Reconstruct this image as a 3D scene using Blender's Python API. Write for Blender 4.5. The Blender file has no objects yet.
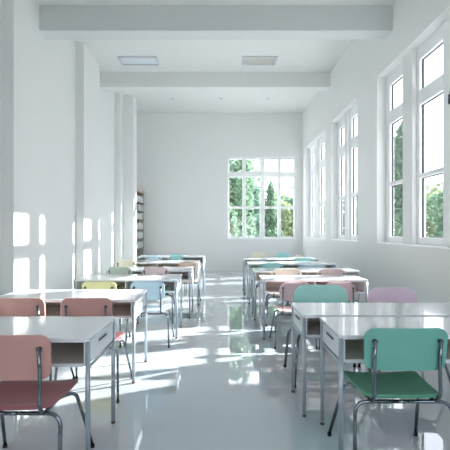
import bpy, bmesh, math, random
from mathutils import Vector, Matrix
random.seed(7)
S = bpy.context.scene
COL = S.collection
PI = math.pi

# ------------------------------------------------------------------ materials
def srgb(r, g, b):
    f = lambda c: (c/12.92 if c <= .04045 else ((c+.055)/1.055)**2.4)
    return (f(r/255), f(g/255), f(b/255), 1)

def mat(name, col, rough=.5, metal=0, spec=.5, noise=.0, nscale=6, bump=0, coat=0, bscale=60, rvar=0):
    m = bpy.data.materials.new(name); m.use_nodes = True
    nt = m.node_tree; p = nt.nodes['Principled BSDF']
    p.inputs['Roughness'].default_value = rough
    p.inputs['Metallic'].default_value = metal
    p.inputs['Specular IOR Level'].default_value = spec
    p.inputs['Coat Weight'].default_value = coat
    p.inputs['Coat Roughness'].default_value = .02
    tc = nt.nodes.new('ShaderNodeTexCoord')
    n = nt.nodes.new('ShaderNodeTexNoise'); n.inputs['Scale'].default_value = nscale
    n.inputs['Detail'].default_value = 4
    nt.links.new(tc.outputs['Object'], n.inputs['Vector'])
    mix = nt.nodes.new('ShaderNodeMix'); mix.data_type = 'RGBA'
    mix.inputs['A'].default_value = col
    mix.inputs['B'].default_value = tuple(c*(1-noise) for c in col[:3]) + (1,)
    nt.links.new(n.outputs['Fac'], mix.inputs['Factor'])
    nt.links.new(mix.outputs['Result'], p.inputs['Base Color'])
    if rvar:
        mr = nt.nodes.new('ShaderNodeMapRange')
        mr.inputs['To Min'].default_value = max(0, rough-rvar); mr.inputs['To Max'].default_value = rough+rvar
        nt.links.new(n.outputs['Fac'], mr.inputs['Value']); nt.links.new(mr.outputs['Result'], p.inputs['Roughness'])
    if bump:
        n2 = nt.nodes.new('ShaderNodeTexNoise'); n2.inputs['Scale'].default_value = bscale
        nt.links.new(tc.outputs['Object'], n2.inputs['Vector'])
        b = nt.nodes.new('ShaderNodeBump'); b.inputs['Strength'].default_value = bump
        b.inputs['Distance'].default_value = .01
        nt.links.new(n2.outputs['Fac'], b.inputs['Height']); nt.links.new(b.outputs['Normal'], p.inputs['Normal'])
    return m

M = {}
M['wall'] = mat('wall_paint', srgb(228, 229, 228), .55, noise=.02, nscale=1.5, bump=.03, bscale=90)
M['ceil'] = mat('ceiling_paint', srgb(222, 224, 222), .6, noise=.02, nscale=1)
M['beam'] = mat('beam_paint', srgb(208, 213, 212), .6, noise=.02, nscale=1)
M['floor'] = mat('polished_floor', srgb(194, 205, 212), .045, noise=.04, nscale=.7, coat=1, rvar=.012)
M['frame'] = mat('window_paint', srgb(240, 242, 243), .35, noise=.01)
M['gasket'] = mat('black_gasket', srgb(45, 52, 58), .5, noise=.1)
M['top'] = mat('white_laminate', srgb(238, 242, 246), .14, noise=.01, nscale=3, rvar=.03, coat=.5)
M['panel'] = mat('white_panel', srgb(226, 232, 236), .3, noise=.01)
M['inner'] = mat('taupe_board', srgb(212, 207, 198), .5, noise=.05, nscale=10)
M['leg'] = mat('grey_painted_steel', srgb(178, 188, 196), .28, metal=.35, noise=.04, nscale=20)
M['chrome'] = mat('chromed_steel', srgb(128, 136, 144), .18, metal=1, noise=.05, nscale=25)
M['rubber'] = mat('black_rubber', srgb(48, 44, 44), .6, noise=.1, nscale=30)
M['brass'] = mat('brown_foot', srgb(100, 80, 66), .45, noise=.1, nscale=30)
M['dark'] = mat('dark_slot', srgb(60, 66, 72), .5, noise=.1)
M['wood'] = mat('shelf_wood', srgb(150, 120, 100), .5, noise=.2, nscale=20)
M['wlam'] = mat('pale_board', srgb(205, 208, 206), .5, noise=.03)
M['alu'] = mat('brushed_aluminium', srgb(205, 208, 212), .4, metal=.3, noise=.06, nscale=40)
M['bark'] = mat('bark', srgb(120, 108, 92), .9, noise=.3, nscale=8)
M['ground'] = mat('paving', srgb(186, 188, 186), .9, noise=.3, nscale=2)

def glass_mat():
    m = bpy.data.materials.new('window_glass'); m.use_nodes = True; nt = m.node_tree
    for n in list(nt.nodes): nt.nodes.remove(n)
    out = nt.nodes.new('ShaderNodeOutputMaterial'); mx = nt.nodes.new('ShaderNodeMixShader')
    tr = nt.nodes.new('ShaderNodeBsdfTransparent'); gl = nt.nodes.new('ShaderNodeBsdfGlossy')
    tr.inputs['Color'].default_value = (.98, .99, 1, 1); gl.inputs['Roughness'].default_value = .02
    lw = nt.nodes.new('ShaderNodeLayerWeight'); pw = nt.nodes.new('ShaderNodeMath'); pw.operation = 'POWER'
    pw.inputs[1].default_value = 4; sc = nt.nodes.new('ShaderNodeMath'); sc.operation = 'MULTIPLY_ADD'
    sc.inputs[1].default_value = .45; sc.inputs[2].default_value = .02
    nt.links.new(lw.outputs['Facing'], pw.inputs[0]); nt.links.new(pw.outputs[0], sc.inputs[0])
    nt.links.new(sc.outputs[0], mx.inputs[0]); nt.links.new(tr.outputs[0], mx.inputs[1]); nt.links.new(gl.outputs[0], mx.inputs[2])
    nt.links.new(mx.outputs[0], out.inputs[0])
    return m
M['glass'] = glass_mat()

def leaf_mat(name, c):
    m = bpy.data.materials.new(name); m.use_nodes = True; nt = m.node_tree
    for n in list(nt.nodes): nt.nodes.remove(n)
    out = nt.nodes.new('ShaderNodeOutputMaterial'); mx = nt.nodes.new('ShaderNodeMixShader')
    d = nt.nodes.new('ShaderNodeBsdfDiffuse'); t = nt.nodes.new('ShaderNodeBsdfTranslucent')
    tc = nt.nodes.new('ShaderNodeTexCoord'); n = nt.nodes.new('ShaderNodeTexNoise'); n.inputs['Scale'].default_value = 1.6
    r = nt.nodes.new('ShaderNodeValToRGB'); r.color_ramp.elements[0].position = .35; r.color_ramp.elements[1].position = .65
    r.color_ramp.elements[0].color = tuple(x*.6 for x in c[:3]) + (1,); r.color_ramp.elements[1].color = c
    nt.links.new(tc.outputs['Object'], n.inputs['Vector']); nt.links.new(n.outputs['Fac'], r.inputs[0])
    nt.links.new(r.outputs[0], d.inputs[0]); nt.links.new(r.outputs[0], t.inputs[0])
    mx.inputs[0].default_value = .45
    nt.links.new(d.outputs[0], mx.inputs[1]); nt.links.new(t.outputs[0], mx.inputs[2]); nt.links.new(mx.outputs[0], out.inputs[0])
    return m

# ------------------------------------------------------------------ mesh helpers
def obj(name, bm, m, parent=None, smooth=False, bevel=0, seg=2):
    me = bpy.data.meshes.new(name)
    bmesh.ops.recalc_face_normals(bm, faces=bm.faces)
    bm.to_mesh(me); bm.free()
    me.materials.append(m)
    if smooth:
        for p in me.polygons: p.use_smooth = True
    o = bpy.data.objects.new(name, me); COL.objects.link(o)
    if parent: o.parent = parent
    if bevel:
        b = o.modifiers.new('bevel', 'BEVEL'); b.width = bevel; b.segments = seg; b.limit_method = 'ANGLE'
        b.angle_limit = math.radians(40); b.harden_normals = False
    return o

def box(bm, x0, x1, y0, y1, z0, z1):
    v = [bm.verts.new((x, y, z)) for x in (x0, x1) for y in (y0, y1) for z in (z0, z1)]
    for f in ((0,1,3,2), (4,6,7,5), (0,4,5,1), (2,3,7,6), (0,2,6,4), (1,5,7,3)):
        bm.faces.new([v[i] for i in f])
    return bm

def B(*a): return box(bmesh.new(), *a)

def fillet(pts, r, n=6):
    """round the corners of a polyline"""
    pts = [Vector(p) for p in pts]; out = [pts[0]]
    for a, b, c in zip(pts, pts[1:], pts[2:]):
        u = (a-b).normalized(); w = (c-b).normalized()
        d = min(r, (a-b).length*.49, (c-b).length*.49)
        p, q = b+u*d, b+w*d
        for i in range(n+1):
            t = i/n; out.append(p.lerp(b, t).lerp(b.lerp(q, t), t))
    out.append(pts[-1]); return out

def tube(bm, pts, r, n=12, cap=True, r_end=None, sx=1):
    pts = [Vector(p) for p in pts]; rings = []
    t0 = (pts[1]-pts[0]).normalized()
    up = Vector((0, 0, 1)) if abs(t0.z) < .9 else Vector((0, 1, 0))
    side = t0.cross(up).normalized()
    for i, p in enumerate(pts):
        t = (pts[min(i+1, len(pts)-1)]-pts[max(i-1, 0)]).normalized()
        side = (side - t*side.dot(t)).normalized(); nn = t.cross(side)
        rr = r if r_end is None else r + (r_end-r)*i/(len(pts)-1)
        rings.append([bm.verts.new(p+(side*math.cos(2*PI*k/n)*sx+nn*math.sin(2*PI*k/n))*rr) for k in range(n)])
    for a, b in zip(rings, rings[1:]):
        for k in range(n): bm.faces.new((a[k], a[(k+1) % n], b[(k+1) % n], b[k]))
    if cap: bm.faces.new(rings[0]); bm.faces.new(rings[-1])
    return bm

def T(pts, r, n=12, **k): return tube(bmesh.new(), pts, r, n, **k)

def cyl(bm, c, r, h, axis='z', n=16, r2=None):
    c = Vector(c); d = {'x': Vector((h, 0, 0)), 'y': Vector((0, h, 0)), 'z': Vector((0, 0, h))}[axis]
    return tube(bm, [c, c+d], r, n, r_end=r2)

def shell(hw_bot, hw_top, h, r_bot, r_top, thick, deform, nu=28, nv=10):
    """rounded trapezoid panel in (u across, v along), mapped by deform(u,v,side)->Vector, both faces plus rim"""
    bm = bmesh.new()
    us = [math.sin(PI/2*(-1+2*i/nu)) for i in range(nu+1)]
    def cols(sd):
        g = []
        for u in us:
            c = []
            for j in range(nv+1):
                t = j/nv
                hwm = max(hw_bot, hw_top)
                # vertical limits at this column, rounded corners
                def inset(r, hw):
                    d = hw - abs(u)*hw
                    return 0 if d >= r else r - math.sqrt(max(0, r*r-(r-d)**2))
                v0 = inset(r_bot, hw_bot); v1 = h-inset(r_top, hw_top)
                v = v0+(v1-v0)*t
                hw = hw_bot+(hw_top-hw_bot)*v/h
                c.append(bm.verts.new(deform(u*hw, v, sd*thick/2)))
            g.append(c)
        return g
    A, Bk = cols(1), cols(-1)
    for G in (A, Bk):
        for i in range(nu):
            for j in range(nv): bm.faces.new((G[i][j], G[i+1][j], G[i+1][j+1], G[i][j+1]))
    for i in range(nu):
        for j in (0, nv): bm.faces.new((A[i][j], A[i+1][j], Bk[i+1][j], Bk[i][j]))
    for j in range(nv):
        for i in (0, nu): bm.faces.new((A[i][j], A[i][j+1], Bk[i][j+1], Bk[i][j]))
    return bm

def root(name, label, cat, loc=(0, 0, 0), rz=0, group=None):
    o = bpy.data.objects.new(name, None); COL.objects.link(o); o.empty_display_size = .1
    o.location = loc; o.rotation_euler = (0, 0, rz)
    o['label'] = label; o['category'] = cat
    if group: o['group'] = group
    return o

def tag(o, label, cat, group=None):
    o['label'] = label; o['category'] = cat
    if group: o['group'] = group
    return o

def struct(o): o['kind'] = 'structure'; return o

def copy_tree(o, parent=None):
    c = o.copy(); COL.objects.link(c)
    if parent: c.parent = parent
    for ch in list(KIDS.get(o.name, [])): copy_tree(ch, c)
    return c
KIDS = {}
def index_kids():
    KIDS.clear()
    for o in bpy.data.objects:
        if o.parent: KIDS.setdefault(o.parent.name, []).append(o)

# ------------------------------------------------------------------ camera
F = 388.0; H = 1.36
cam = bpy.data.cameras.new('camera'); co = bpy.data.objects.new('camera', cam); COL.objects.link(co)
co.location = (0, 0, H); co.rotation_euler = (PI/2, 0, 0)
cam.sensor_width = 36; cam.lens = F/450*36; cam.shift_x = 3/450; cam.shift_y = 6/450; cam.clip_start = .05
S.camera = co

# ------------------------------------------------------------------ room shell
XR = 2.68; XL = -2.87; YB = 12.9; YF = -1.6; ZC1 = 4.91; ZC2 = 5.28
XO = XR+.28
fl = struct(obj('floor', B(-3.9, XO, YF-.3, YB+.3, -.2, 0), M['floor']))
struct(obj('ceiling', box(B(-3.9, XO, YF-.3, 6.1, ZC1, 5.6), -3.9, XO, 6.1, YB+.3, ZC2, 5.6), M['ceil']))
FX0, FX1, FZ0, FZ1 = -1.0, 2.5, .7, 2.45  # opening of the added fill window behind the camera
bm = bmesh.new()
box(bm, -3.9, XO, YF-.3, YF, 0, FZ0); box(bm, -3.9, XO, YF-.3, YF, FZ1, 5.6)
box(bm, -3.9, FX0, YF-.3, YF, FZ0, FZ1); box(bm, FX1, XO, YF-.3, YF, FZ0, FZ1)
struct(obj('wall_front', bm, M['wall']))

# bays of the right wall: (y0, y1, [glass intervals])
BAYS = [(4.35, 6.71, [(4.98, 5.57), (6.02, 6.56)], ),
        (7.68, 9.54, [(8.02, 8.50), (8.84, 9.34)]),
        (10.02, 12.5, [(10.72, 11.25), (11.75, 12.3)])]
SILL, HEAD = 1.16, 4.02
bm = bmesh.new()
box(bm, XR, XO, YF-.3, YB+.3, 0, SILL); box(bm, XR, XO, YF-.3, YB+.3, HEAD, 5.6)
ys = [YF-.3]+[v for b in sorted(BAYS) for v in (b[0], b[1])]+[YB+.3]
for a, b in zip(ys[::2], ys[1::2]): box(bm, XR, XO, a, b, SILL, HEAD)
for y0, y1, gl in BAYS:
    for g, h in zip(gl, gl[1:]): box(bm, XR+.09, XO, g[1]+.07, h[0]-.07, SILL, HEAD)
struct(obj('wall_right', bm, M['wall']))
# inner sills
XG = XR+.205
def window(name, frame_bm, holes, plane, at):
    """holes: list of (a0,a1,z0,z1); plane 'x' or 'y' at coordinate 'at'"""
    f = struct(obj(name, frame_bm, M['frame'], bevel=.006))
    gk = bmesh.new(); g = bmesh.new(); w = .012
    for a0, a1, z0, z1 in holes:
        def bx(bm, p0, p1, q0, q1, d0, d1):
            if plane == 'x': box(bm, at+d0, at+d1, p0, p1, q0, q1)
            else: box(bm, p0, p1, at+d0, at+d1, q0, q1)
        bx(gk, a0, a0+w, z0, z1, -.012, .012); bx(gk, a1-w, a1, z0, z1, -.012, .012)
        bx(gk, a0+w, a1-w, z0, z0+w, -.012, .012); bx(gk, a0+w, a1-w, z1-w, z1, -.012, .012)
        one = bmesh.new(); bx(one, a0+w*.5, a1-w*.5, z0+w*.5, z1-w*.5, -.003, .003)
        obj('pane', one, M['glass'], f)
    obj('gasket', gk, M['gasket'], f)
    return f
ZR = [(1.27, 2.12), (2.18, 3.17), (3.38, 3.82)]
def bars(bm, plane, d0, d1, a_lo, a_hi, z_lo, z_hi, cols, rows):
    def bx(p0, p1, q0, q1):
        if plane == 'x': box(bm, d0, d1, p0, p1, q0, q1)
        else: box(bm, p0, p1, d0, d1, q0, q1)
    edges = [a_lo]+[v for c in cols for v in c]+[a_hi]
    for a, b in zip(edges[::2], edges[1::2]): bx(a, b, z_lo, z_hi)
    ze = [z_lo]+[v for r in rows for v in r]+[z_hi]
    for c in cols:
        for a, b in zip(ze[::2], ze[1::2]): bx(c[0], c[1], a, b)
for i, (y0, y1, gl) in enumerate(BAYS):
    bm = bmesh.new()
    bars(bm, 'x', XR+.155, XR+.23, y0, y1, SILL, HEAD, gl, ZR)
    window('window_%d' % (i+1), bm, [(a, b, z0, z1) for a, b in gl for z0, z1 in ZR], 'x', XG)
    s = struct(obj('trim_%d' % (i+1), B(XR-.006, XR+.155, y0, y1, SILL-.02, SILL+.004), M['frame'], bevel=.006))
    if i == 0:   # casement handle on the nearest light
        hd = bmesh.new(); box(hd, XR+.12, XR+.155, 4.755, 4.78, 2.98, 3.08)
        box(hd, XR+.10, XR+.125, 4.757, 4.777, 2.92, 3.04)
        obj('window_handle', hd, M['dark'], bpy.data.objects['window_1'], bevel=.004)

# back wall with its window
def bx_(px): return (px-222)*YB/F
cols = [(bx_(229.3), bx_(242.7)), (bx_(245.9), bx_(260.2)), (bx_(264.6), bx_(278.0)), (bx_(281.1), bx_(294.2))]
WX0, WX1, WZ0, WZ1 = cols[0][0]-.06, cols[3][1]+.06, 1.09, 3.82
bm = bmesh.new()
box(bm, -3.9, XO, YB, YB+.3, 0, WZ0); box(bm, -3.9, XO, YB, YB+.3, WZ1, 5.6)
box(bm, -3.9, WX0, YB, YB+.3, WZ0, WZ1); box(bm, WX1, XO, YB, YB+.3, WZ0, WZ1)
struct(obj('wall_back', bm, M['wall']))
rows = [(1.16, 2.11), (2.18, 3.16), (3.34, 3.75)]
bm = bmesh.new(); bars(bm, 'y', YB+.04, YB+.13, WX0, WX1, WZ0, WZ1, cols, rows)
f = struct(obj('window_4', bm, M['frame'], bevel=.005))
for c in cols:
    for z0, z1 in rows: obj('pane', B(c[0], c[1], YB+.08, YB+.086, z0, z1), M['glass'], f)

fc = [(FX0+.06, FX0+1.1), (FX0+1.18, FX1-1.18), (FX1-1.1, FX1-.06)]
bm = bmesh.new(); bars(bm, 'y', YF-.2, YF-.1, FX0, FX1, FZ0, FZ1, fc, [(FZ0+.06, FZ1-.06)])
f = struct(obj('window_5', bm, M['frame'], bevel=.005))  # unseen window added behind the camera as front fill for the chair backs
for c in fc: obj('pane', B(c[0], c[1], YF-.15, YF-.144, FZ0+.06, FZ1-.06), M['glass'], f)

# left wall: recessed panels between piers
bm = bmesh.new()
box(bm, -3.9, -3.5, YF-.3, 5.35, 0, 5.6)
box(bm, -3.9, -3.04, 5.35, YB+.3, 0, 5.6)
for a, b in ((5.35, 6.29), (8.07, 9.12)): box(bm, -3.04, XL, a, b, 0, 5.6)
box(bm, -3.04, XL, 11.0, YB, 0, 5.6)
box(bm, XL, -2.56, 11.25, 11.68, 0, ZC2)
struct(obj('wall_left', bm, M['wall'], bevel=.008))

# beams
struct(obj('trim_4', B(-2.89, 2.76, 6.1, 6.4, 4.51, ZC2+.05), M['beam'], bevel=.01))
struct(obj('trim_5', B(-3.04, XR+.02, 9.57, 9.87, 4.91, ZC2+.05), M['ceil'], bevel=.01))

# ------------------------------------------------------------------ ceiling fittings
def troffer(x0, x1, y0, y1, label, slats, rzn):
    t = root('ceiling_vent', label, 'ceiling vent', ((x0+x1)/2, (y0+y1)/2, ZC2))
    hx, hy = (x1-x0)/2, (y1-y0)/2; w = .035
    fb = bmesh.new()
    box(fb, -hx, hx, -hy, -hy+w, -.03, 0); box(fb, -hx, hx, hy-w, hy, -.03, 0)
    box(fb, -hx, -hx+w, -hy+w, hy-w, -.03, 0); box(fb, hx-w, hx, -hy+w, hy-w, -.03, 0)
    obj('frame', fb, M['alu'], t, bevel=.003)
    obj('backing', B(-hx+w, hx-w, -hy+w, hy-w, -.006, -.001), M['panel' if not slats else 'inner'], t)
    if slats:
        for i in range(slats):
            x = -hx+w+(i+.5)*(2*hx-2*w)/slats
            b = bmesh.new(); box(b, -.004, .004, -hy+w, hy-w, -.028, -.007)
            bmesh.ops.rotate(b, verts=b.verts, cent=(0, 0, -.018), matrix=Matrix.Rotation(.5, 3, 'Y'))
            bmesh.ops.translate(b, verts=b.verts, vec=(x, 0, 0)); obj('slat', b, M['alu'], t)
    else:
        for i in range(5):
            y = -hy+w+(i+.5)*(2*hy-2*w)/5
            b = bmesh.new(); box(b, -hx+w, hx-w, -.02, .02, -.012, -.008)
            bmesh.ops.translate(b, verts=b.verts, vec=(0, y, 0)); obj('slat', b, M['panel'], t)
    return t
troffer(-2.35, -1.47, 8.70, 9.13, 'pale ceiling grille with smooth white panel on the left', 0, 0)
troffer(.46, 1.26, 8.70, 9.13, 'ceiling grille with fine angled metal slats on the right', 15, 0)
spot = None
for x, lab in ((-1.46, 'tiny round ceiling downlight, leftmost of the three before the back wall'),
               (-.03, 'tiny round ceiling downlight, middle of the three before the back wall'),
               (1.37, 'tiny round ceiling downlight, rightmost of the three before the back wall')):
    t = root('ceiling_downlight', lab, 'downlight', (x, 11.5, ZC2), 0, 'downlights in the ceiling')
    if not spot:
        b = cyl(bmesh.new(), (0, 0, -.012), .055, .012, n=24); ring = obj('bezel', b, M['alu'], t, bevel=.003)
        b = cyl(bmesh.new(), (0, 0, -.016), .036, .006, n=20); lens = obj('lens', b, M['alu'], t)
        spot = (ring, lens)
    else:
        for p in spot: c = p.copy(); COL.objects.link(c); c.parent = t

# ------------------------------------------------------------------ bookcase
bx0, bx1, by0, by1, bh = XL+.004, -2.57, 11.70, 12.86, 2.68
bc = root('bookcase', 'tall narrow open bookcase in the far left corner', 'bookcase', (0, 0, 0))
bc.location = ((bx0+bx1)/2, (by0+by1)/2, 0)
hx, hy = (bx1-bx0)/2, (by1-by0)/2
for s in (-1, 1):
    y = s*(hy-.011); obj('side_panel', B(-hx, hx-.012, y-.011, y+.011, 0, bh), M['wlam'], bc)
obj('back_panel', B(-hx, -hx+.012, -hy+.022, hy-.022, 0, bh), M['wlam'], bc)
shelf_z = [1.36+(231-y)*12.3/F for y in (193, 203, 211.5, 220, 229.5, 239, 248.5)]+[.50, .2]
for z in shelf_z:
    obj('shelf', B(-hx+.012, hx, -hy+.022, hy-.022, z-.014, z+.014), M['wood'], bc)
pal = [srgb(*c) for c in ((222, 226, 226), (208, 216, 220), (226, 220, 214), (196, 208, 214), (214, 196, 190))]
BM = [mat('book_cover_%d' % i, c, .6, noise=.05, nscale=20) for i, c in enumerate(pal)]
names = ['top', 'second', 'third', 'fourth', 'fifth', 'sixth', 'seventh']
for k, z in enumerate(shelf_z[:7]):
    y = by0+.03
    while y < by1-.12:
        w = random.uniform(.04, .075); hh = random.uniform(.17, .225)
        if random.random() < .8:
            d = random.uniform(.18, .22)
            bmk = B(bx1-.03-d, bx1-.03, y, y+w-.004, z+.0145, z+.0145+hh)
            o = obj('book', bmk, BM[4 if k == 0 and random.random() < .7 else random.randrange(4)], None, bevel=.003)
            tag(o, 'pale book standing on the %s shelf of the corner bookcase' % names[k], 'book', 'books on the %s bookcase shelf' % names[k])
        y += w

# ------------------------------------------------------------------ desks
DW, DD, DH = 1.32, .56, .75
def make_desk(DD, W=DW):
    t = root('school_desk', '', 'desk')
    hw, hd = W/2, DD/2
    # thin rounded table top
    b = B(-hw, hw, -hd, hd, DH-.024, DH)
    ve = [e for e in b.edges if abs(e.verts[0].co.z-e.verts[1].co.z) > .01]
    bmesh.ops.bevel(b, geom=ve, offset=.018, segments=4, affect='EDGES')
    obj('tabletop', b, M['top'], t, bevel=.003)
    zb, zt = DH-.165, DH-.024
    fi = hd-.025; si = hw-.03
    for s in (-1, 1):
        x = s*si
        obj('side_panel', B(x-.009, x+.009, -fi, fi, zb, zt), M['panel'], t, bevel=.002)
        d = obj('drawer', B(*(sorted((x+s*.009, x+s*.019))), -fi+.03, fi-.03, zb+.014, zt-.006), M['panel'], t, bevel=.003)
        xs = sorted((x+s*.0185, x+s*.025))
        hb = B(xs[0], xs[1], -.075, .075, zt-.052, zt-.038); obj('handle', hb, M['dark'], d, bevel=.003)
    obj('bottom_panel', B(-si+.009, si-.009, -fi, fi, zb, zb+.012), M['inner'], t)
    obj('back_panel', B(-si+.009, si-.009, fi-.012, fi, zb+.012, zt), M['inner'], t)
    obj('divider', B(-.008, .008, -fi, fi-.012, zb+.012, zt), M['inner'], t)
    # trim lip under the open compartment
    obj('front_lip', B(-si+.009, si-.009, -fi-.006, -fi, zb-.004, zb+.016), M['panel'], t)
    r = .0145
    for sx in (-1, 1):
        for sy in (-1, 1):
            x = sx*(hw-.016); y = sy*(hd-.03)
            lg = obj('leg', T([(x, y, .018), (x, y, DH-.025)], r, 14), M['leg'], t, smooth=True)
            obj('foot', cyl(bmesh.new(), (x, y, 0), .015, .018, n=14), M['brass'], lg, smooth=False)
    # rail joining the two legs at each end
    for s in (-1, 1):
        x = s*(hw-.016)
        obj('end_rail', T([(x, -hd+.04, zb-.012), (x, hd-.04, zb-.012)], .009, 10), M['leg'], t, smooth=True)
    return t
deskL = 'white school desk with grey steel legs'
DESKS = [  # inner edge X, front Y, back Y, side, label
 (-.755, 2.20, 2.78, -1, 'white double desk with open compartment nearest the camera on the left'),
 (-.775, 3.44, 4.06, -1, 'white double desk in front of the two rose chairs on the left'),
 (-.56, 4.90, 5.48, -1, 'white double desk behind the yellow chair and the blue chair'),
 (-.49, 6.05, 6.62, -1, 'white double desk behind the sage chair and blush chair on the left'),
 (-.46, 7.52, 8.14, -1, 'fifth white double desk of the left row, counted from the camera'),
 (-.43, 9.25, 9.84, -1, 'farthest white double desk of the left row'),
 (.69, 2.27, 2.76, 1, 'white desk nearest the camera on the right, green chair pulled up to it'),
 (.585, 2.79, 3.33, 1, 'white desk pushed against the front right desk, teal chair behind it'),
 (.51, 4.84, 5.38, 1, 'white double desk on the right with two pink chairs before it'),
 (.485, 5.90, 6.42, 1, 'white desk beneath the beige-pink chair on the right'),
 (.495, 7.18, 7.78, 1, 'fifth white desk of the right row, beyond the pale blue chair'),
 (.48, 8.42, 9.00, 1, 'farthest white desk of the right row, before the cream chair'),
]
protos = {}
for i, (x, y0, y1, sd, lab) in enumerate(DESKS):
    d = round(y1-y0, 2)
    W = 1.62 if i >= 9 else 1.6 if i in (4, 5) else 1.5 if y0 < 2.5 and sd < 0 else (1.68 if y0 < 3 and sd > 0 else DW)
    k = (round(d, 1), W)
    if k not in protos:
        o = make_desk(round(d, 2), W); protos[k] = (o, round(d, 2)); index_kids()
    else:
        o = copy_tree(protos[k][0])
    o.location = (x+sd*W/2, (y0+y1)/2, 0); o['label'] = lab; o['group'] = 'white school desks'

# ------------------------------------------------------------------ chairs
CM = {}
def chair_mats(name, back, seat):
    CM[name] = (mat(name+'_shell', srgb(*back), .38, noise=.03, nscale=5), mat(name+'_seat', srgb(*seat), .36, noise=.04, nscale=5))
chair_mats('rose', (208, 160, 152), (166, 104, 110))
chair_mats('green', (114, 182, 166), (90, 158, 130))
chair_mats('teal', (178, 234, 228), (120, 196, 164))
chair_mats('mauve', (244, 222, 240), (222, 192, 210))
chair_mats('yellow', (238, 236, 176), (230, 226, 168))
chair_mats('blue', (196, 224, 240), (198, 222, 238))
chair_mats('sage', (220, 232, 216), (212, 226, 208))
chair_mats('blush', (244, 224, 222), (236, 212, 208))
chair_mats('pink', (252, 218, 222), (248, 212, 210))
chair_mats('cream', (240, 236, 212), (232, 226, 202))
chair_mats('tan', (230, 200, 180), (222, 190, 170))
chair_mats('aqua', (180, 232, 230), (170, 222, 220))
chair_mats('ice', (214, 236, 246), (206, 228, 240))
chair_mats('peach', (238, 220, 206), (228, 208, 194))

def make_chair():
    """faces +Y, origin on the floor under the seat centre"""
    t = root('school_chair', '', 'chair')
    # backrest: shallow curve, open to the front
    def db(u, v, s):
        a = -.10
        y = -.205 + .32*u*u + s
        z = .60+v
        return Vector((u, y-(v-.115)*math.tan(.10), z))
    global ROUND
    tmp = obj('backrest', shell(.205, .218, .235, .07, .105, .016, db), CM['rose'][0], None, smooth=True)
    ROUND = tmp.data; bpy.data.objects.remove(tmp)
    b = shell(.212, .220, .235, .05, .06, .016, db)
    obj('backrest', b, CM['rose'][0], t, smooth=True, bevel=.004)
    def dsf(u, v, s):
        # v from rear to front
        z = .448 - .10*u*u*0 + .012*(abs(u)/.23)**2*1.2 - .010*math.sin(PI*min(1, max(0, v/.40)))
        if v > .34: z -= (v-.34)**2*3.2
        if v < .05: z += (.05-v)**2*3
        return Vector((u, -.195+v, z+s))
    b = shell(.198, .226, .42, .06, .07, .020, dsf)
    obj('seat', b, CM['rose'][1], t, smooth=True, bevel=.005)
    r = .0105
    zc = .418
    for s in (-1, 1):
        pts = fillet([(s*.02, -.165, zc), (s*.255, -.165, zc), (s*.275, -.225, .016)], .07, 8)
        lg = obj('leg', T(pts, r, 12), M['chrome'], t, smooth=True)
        obj('foot', cyl(bmesh.new(), (s*.275, -.225, 0), .0135, .018, n=12), M['rubber'], lg)
        pts = fillet([(s*.17, .02, zc), (s*.225, .12, zc-.004), (s*.275, .27, .016)], .09, 8)
        lg = obj('leg', T(pts, r, 12), M['chrome'], t, smooth=True)
        obj('foot', cyl(bmesh.new(), (s*.275, .27, 0), .0135, .018, n=12), M['rubber'], lg)
        pts = [(s*.17, -.165, zc), (s*.17, .03, zc)]
        obj('side_rail', T(pts, r*.9, 10), M['chrome'], t, smooth=True)
        yb = -.205+.32*.17**2-.02
        pts = fillet([(s*.17, -.165, zc+.002), (s*.17, -.222, zc+.05), (s*.17, yb+.004, .62), (s*.17, yb-.012, .775)], .04, 6)
        pb = T(pts, .0095, 12, sx=1)
        po = obj('back_post', pb, M['chrome'], t, smooth=True)
        bb = cyl(bmesh.new(), (s*.17, yb-.012, .765), .0135, .012, 'y', 14)
        obj('bolt', bb, M['dark'], po)
    obj('crossbar', T([(-.03, -.165, zc), (.03, -.165, zc)], r*1.01, 12), M['chrome'], t, smooth=True)
    obj('front_stretcher', T([(-.19, .055, zc-.001), (.19, .055, zc-.001)], r*.85, 10), M['chrome'], t, smooth=True)
    return t
CH0 = make_chair(); index_kids()
first = True
def X(px, z): return (px-222)*z/F
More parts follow.
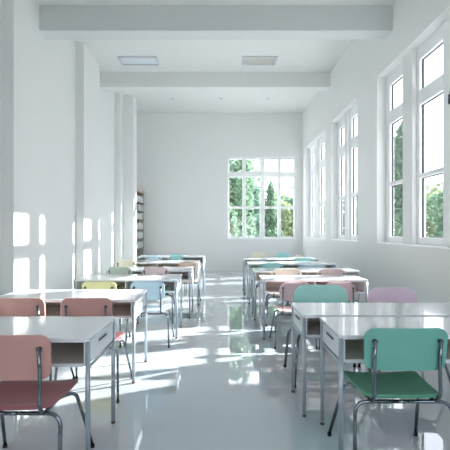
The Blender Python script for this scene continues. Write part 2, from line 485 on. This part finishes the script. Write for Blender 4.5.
# (colour, screen x of back, depth of back, scale xyz, faces camera?, label)
CH = [
 ('rose', 7.5, 1.97, (1, 1, 1), 0, 'rose pink chair nearest the camera at the front left desk', 'L'),
 ('rose', 19.5, 3.10, (.93, 1, .99), 0, 'rose pink chair at the left frame edge, behind the front left desk', 'L'),
 ('rose', 86.7, 3.10, (.93, 1, .99), 0, 'rose pink chair right of its twin, between the first two left desks', 'L'),
 ('yellow', 99, 4.55, (.93, .95, .915), 0, 'pale yellow chair tucked to the third desk on the left', 'L'),
 ('blue', 147.5, 4.55, (.92, .95, .915), 0, 'pale blue chair beside the yellow chair on the left', 'L'),
 ('sage', 119.5, 5.70, (.86, .95, 1), 0, 'pale sage green chair on the left, one row beyond the yellow chair', 'L'),
 ('blush', 155.5, 5.70, (.93, .95, 1), 0, 'pale blush pink chair on the left, one row beyond the blue chair', 'L'),
 ('cream', 126, 7.12, (.86, 1, 1), 0, 'cream chair low on the left, beyond the sage chair', 'L'),
 ('tan', 187, 7.12, (.8, 1, .95), 0, 'tan pink chair at the aisle end of the fifth left desk', 'L'),
 ('ice', 153.5, 8.85, (.88, 1, .97), 0, 'icy white-blue chair at the farthest left desk', 'L'),
 ('aqua', 176, 8.85, (.75, 1, 1), 0, 'small aqua chair at the farthest left desk', 'L'),
 ('green', 406, 2.11, (1.04, 1, 1), 0, 'mint green chair nearest the camera on the right, showing two back posts', 'R'),
 ('teal', 320.5, 3.85, (1.26, 1, .985), 1, 'wide teal chair facing the camera behind the joined right desks', 'R'),
 ('mauve', 392, 3.85, (1.15, 1, .955), 1, 'mauve pink chair right of the wide teal chair', 'R'),
 ('pink', 295.5, 4.50, (.87, .95, .915), 0, 'pink chair behind the teal chair, pulled up to the third right desk', 'R'),
 ('pink', 340, 4.50, (.87, .95, .915), 0, 'pink chair behind and right of the teal chair, near the window wall', 'R'),
 ('peach', 286.5, 5.55, (1.05, .95, .98), 0, 'beige-pink chair on the right, top showing over the third desk', 'R'),
 ('blush', 331.5, 5.55, (1.0, .95, .98), 0, 'pale pink chair at the window end beyond the third right desk', 'R'),
 ('aqua', 271, 6.75, (1.0, 1, .96), 0, 'pale aqua chair on the right, beyond the beige-pink chair', 'R'),
 ('ice', 312, 6.75, (1.22, 1, .93), 0, 'wide pale blue chair on the right, beside the pale aqua chair', 'R'),
 ('aqua', 303, 8.02, (.97, 1, .97), 0, 'aqua chair on the right, showing just above the pale blue chair', 'R'),
 ('cream', 259, 9.48, (.85, 1, 1), 1, 'cream chair at the far end of the right row', 'R'),
 ('aqua', 283, 9.48, (.8, 1, 1), 1, 'aqua chair at the far end of the right row, beside the cream one', 'R'),
 ('peach', 300, 9.48, (.6, 1, .93), 1, 'small beige chair at the far right end, beside the far aqua chair', 'R'),
]
for key, px, zb, sc, face, lab, side in CH:
    if first: c = CH0; first = False
    else: c = copy_tree(CH0)
    s = 1 if not face else -1
    c.location = (X(px, zb), zb+s*.2*sc[1], 0); c.rotation_euler = (0, 0, PI if face else 0); c.scale = sc
    c['label'] = lab; c['group'] = 'school chairs'
    c['_k'] = key
index_kids()
for c in [o for o in bpy.data.objects if o.get('_k')]:
    key = c['_k']; del c['_k']
    for ch in KIDS[c.name]:
        n = ch.name.split('.')[0]
        if n == 'backrest' and key not in ('rose', 'green', 'yellow', 'blue'): ch.data = ROUND
        if n in ('backrest', 'seat'):
            ch.material_slots[0].link = 'OBJECT'
            ch.material_slots[0].material = CM[key][0 if n == 'backrest' else 1]

# ------------------------------------------------------------------ outdoors
struct(obj('ground', B(-60, 80, YB+.35, 90, -.6, -.5), M['ground']))
struct(obj('ground', B(XO+.02, 80, -10, YB+.35, -.6, -.5), M['ground']))
def crown(cx, cy, z0, z1, rx, kind, n, sz):
    bm = bmesh.new()
    lumps = []
    for i in range(14):
        t = random.random(); a = random.uniform(0, 2*PI)
        rr = rx*(.55 if kind == 'round' else .35*(1-t)+.05)
        lumps.append((Vector((math.cos(a)*rr*random.random()**.5*1.3, math.sin(a)*rr*random.random()**.5*1.3, 0)), t))
    for i in range(n):
        t = random.random()
        if kind == 'cone':
            t = 1-math.sqrt(random.random()); R = rx*(1-t)*(.75+.25*math.sin(t*38))+.08
            a = random.uniform(0, 2*PI); rad = R*random.uniform(.55, 1)
            p = Vector((math.cos(a)*rad, math.sin(a)*rad, z0+(z1-z0)*t))
        else:
            l, lt = random.choice(lumps)
            d = Vector((random.gauss(0, 1), random.gauss(0, 1), random.gauss(0, 1))).normalized()
            R = rx*.52*random.uniform(.7, 1)
            p = l+Vector((d.x*R, d.y*R, z0+(z1-z0)*(.2+.62*lt)+d.z*(z1-z0)*.22))
            p.z = max(p.z, z0)
        nrm = Vector((random.gauss(0, 1), random.gauss(0, 1), random.gauss(0, 1))).normalized()
        u = nrm.orthogonal().normalized(); v = nrm.cross(u)
        s = sz*random.uniform(.6, 1.3)
        q = [bm.verts.new(p+u*s), bm.verts.new(p+v*s*.6), bm.verts.new(p-u*s), bm.verts.new(p-v*s*.6)]
        bm.faces.new(q)
    return bm
LM = [leaf_mat('leaf_mid', srgb(122, 150, 126)), leaf_mat('leaf_blue', srgb(112, 142, 128)), leaf_mat('leaf_pale', srgb(156, 170, 136))]
def tree(x, y, h, rx, kind, lm, label, n=5000, sz=.16, z0=0):
    t = root('conifer' if kind == 'cone' else 'leafy_tree', label, 'tree', (x, y, -.5), random.uniform(0, 6), 'trees outside the windows')
    obj('trunk', T([(0, 0, 0), (.03, .02, h*.5), (0, 0, h*.8)], .13, 8, r_end=.04), M['bark'], t, smooth=True)
    obj('foliage', crown(0, 0, z0, h, rx, kind, n, sz), LM[lm], t)
# seen through the back window (screen x at depth)
def G(px, d): return (px-222)*d/F
tree(G(231, 18), 18, 6.4, 1.15, 'round', 0, 'leafy tree filling the left pane of the back window', 7000, .09)
tree(G(250, 28.5), 28.5, 6.9, 2.1, 'cone', 1, 'tall conifer behind the second pane of the back window', 7000, .12)
tree(G(271, 21.5), 21.5, 4.7, 1.0, 'cone', 0, 'slim conifer behind the third pane of the back window', 7000, .10)
tree(G(291, 24.5), 24.5, 3.6, 1.5, 'round', 2, 'low yellow-green tree behind the right pane of the back window', 7000, .10)
tree(G(243, 34), 34, 8.6, 2.3, 'round', 0, 'leafy tree standing far behind the left panes of the back window', 7000, .15)
tree(G(262, 40), 40, 6.4, 2.6, 'round', 2, 'rounded tree far behind the middle of the back window', 7000, .16)
tree(G(300, 35), 35, 5.2, 2.4, 'round', 0, 'rounded tree far behind the right edge of the back window', 7000, .15)
# seen through the right windows
tree(13.9, 21.5, 4.3, 2.6, 'round', 0, 'rounded tree behind the nearest right-hand window', 8000, .16)
tree(13.4, 29.5, 10.0, 1.35, 'round', 0, 'tall tree behind the far light of the nearest right window', 8000, .16)
tree(19.5, 33.0, 6.5, 3.0, 'round', 2, 'pale green tree far beyond the right-hand windows', 7000, .18)
tree(14.8, 39.0, 7.0, 3.0, 'round', 1, 'blue-green tree beyond the second right-hand window', 7000, .2)

# palm in the right pane
px_, py_ = G(297.5, 16.5), 16.5
t = root('palm_tree', 'small palm with arching fronds in the right pane of the back window', 'tree', (px_, py_, -.5))
obj('trunk', T([(0, 0, 0), (.05, 0, 1.6), (0, 0, 3.7)], .12, 10, r_end=.08), M['bark'], t, smooth=True)
for k in range(12):
    a = 2*PI*k/12+.2; bm = bmesh.new(); el = .9 if k % 2 else .45; prev = None
    path = []
    for i in range(12):
        s = i/11; path.append(Vector((math.cos(a)*s*1.1, math.sin(a)*s*1.1, 3.7+el*s-1.25*s*s)))
    tube(bm, path, .014, 5, r_end=.004)
    side = Vector((-math.sin(a), math.cos(a), 0))
    for i in range(1, 12):
        for j in (0, .5):
            p = path[i-1].lerp(path[i], j); L = .34*math.sin(PI*(i+j)/12.5)+.06
            for s in (-1, 1):
                e = p+side*s*L+Vector((math.cos(a), math.sin(a), -.35))*L*.5
                w = Vector((math.cos(a), math.sin(a), 0))*.022
                bm.faces.new([bm.verts.new(p-w), bm.verts.new(p+w), bm.verts.new(e)])
    obj('frond', bm, LM[0], t)

# ------------------------------------------------------------------ light
w = bpy.data.worlds.new('World'); S.world = w; w.use_nodes = True
nt = w.node_tree; bg = nt.nodes['Background']
tc = nt.nodes.new('ShaderNodeTexCoord'); sp = nt.nodes.new('ShaderNodeSeparateXYZ')
nt.links.new(tc.outputs['Generated'], sp.inputs[0])
rp = nt.nodes.new('ShaderNodeValToRGB')
rp.color_ramp.elements[0].position = 0; rp.color_ramp.elements[0].color = (.95, .95, 1.0, 1)
rp.color_ramp.elements[1].position = .8; rp.color_ramp.elements[1].color = (.85, .90, 1.0, 1)
nt.links.new(sp.outputs['Z'], rp.inputs[0]); nt.links.new(rp.outputs[0], bg.inputs[0])
bg.inputs[1].default_value = 3.2

def sun(name, t, az, energy, ang, col):
    l = bpy.data.lights.new(name, 'SUN'); l.energy = energy; l.angle = math.radians(ang); l.color = col
    o = bpy.data.objects.new(name, l); COL.objects.link(o)
    d = Vector((-1, -az, -t)); o.rotation_euler = d.to_track_quat('-Z', 'Y').to_euler(); o.location = (12, 10, 8)
sun('sun', .385, .475, 14.0, .8, (1, .97, .92))
sun('added_sun', .72, .33, 14.0, 1.2, (1, .97, .93))  # second, steeper sun added to throw the light bands across the aisle floor

def portal(loc, rot, sx, sy):
    l = bpy.data.lights.new('sky_portal', 'AREA'); l.shape = 'RECTANGLE'; l.size = sx; l.size_y = sy
    l.cycles.is_portal = True
    o = bpy.data.objects.new('sky_portal', l); COL.objects.link(o); o.location = loc; o.rotation_euler = rot
for y0, y1, g in BAYS:
    portal((XO+.01, (y0+y1)/2, (SILL+HEAD)/2), (0, PI/2, 0), HEAD-SILL, y1-y0)
portal(((FX0+FX1)/2, YF-.31, (FZ0+FZ1)/2), (PI/2, 0, 0), FX1-FX0, FZ1-FZ0)
portal(((WX0+WX1)/2, YB+.31, (WZ0+WZ1)/2), (-PI/2, 0, 0), WX1-WX0, WZ1-WZ0)

S.view_settings.view_transform = 'Standard'; S.view_settings.look = 'None'
S.view_settings.gamma = 1; S.view_settings.use_curve_mapping = False
S.view_settings.exposure = 0.4
S.cycles.max_bounces = 14; S.cycles.diffuse_bounces = 10; S.cycles.glossy_bounces = 5
S.cycles.sample_clamp_indirect = 6
S.cycles.use_denoising = True
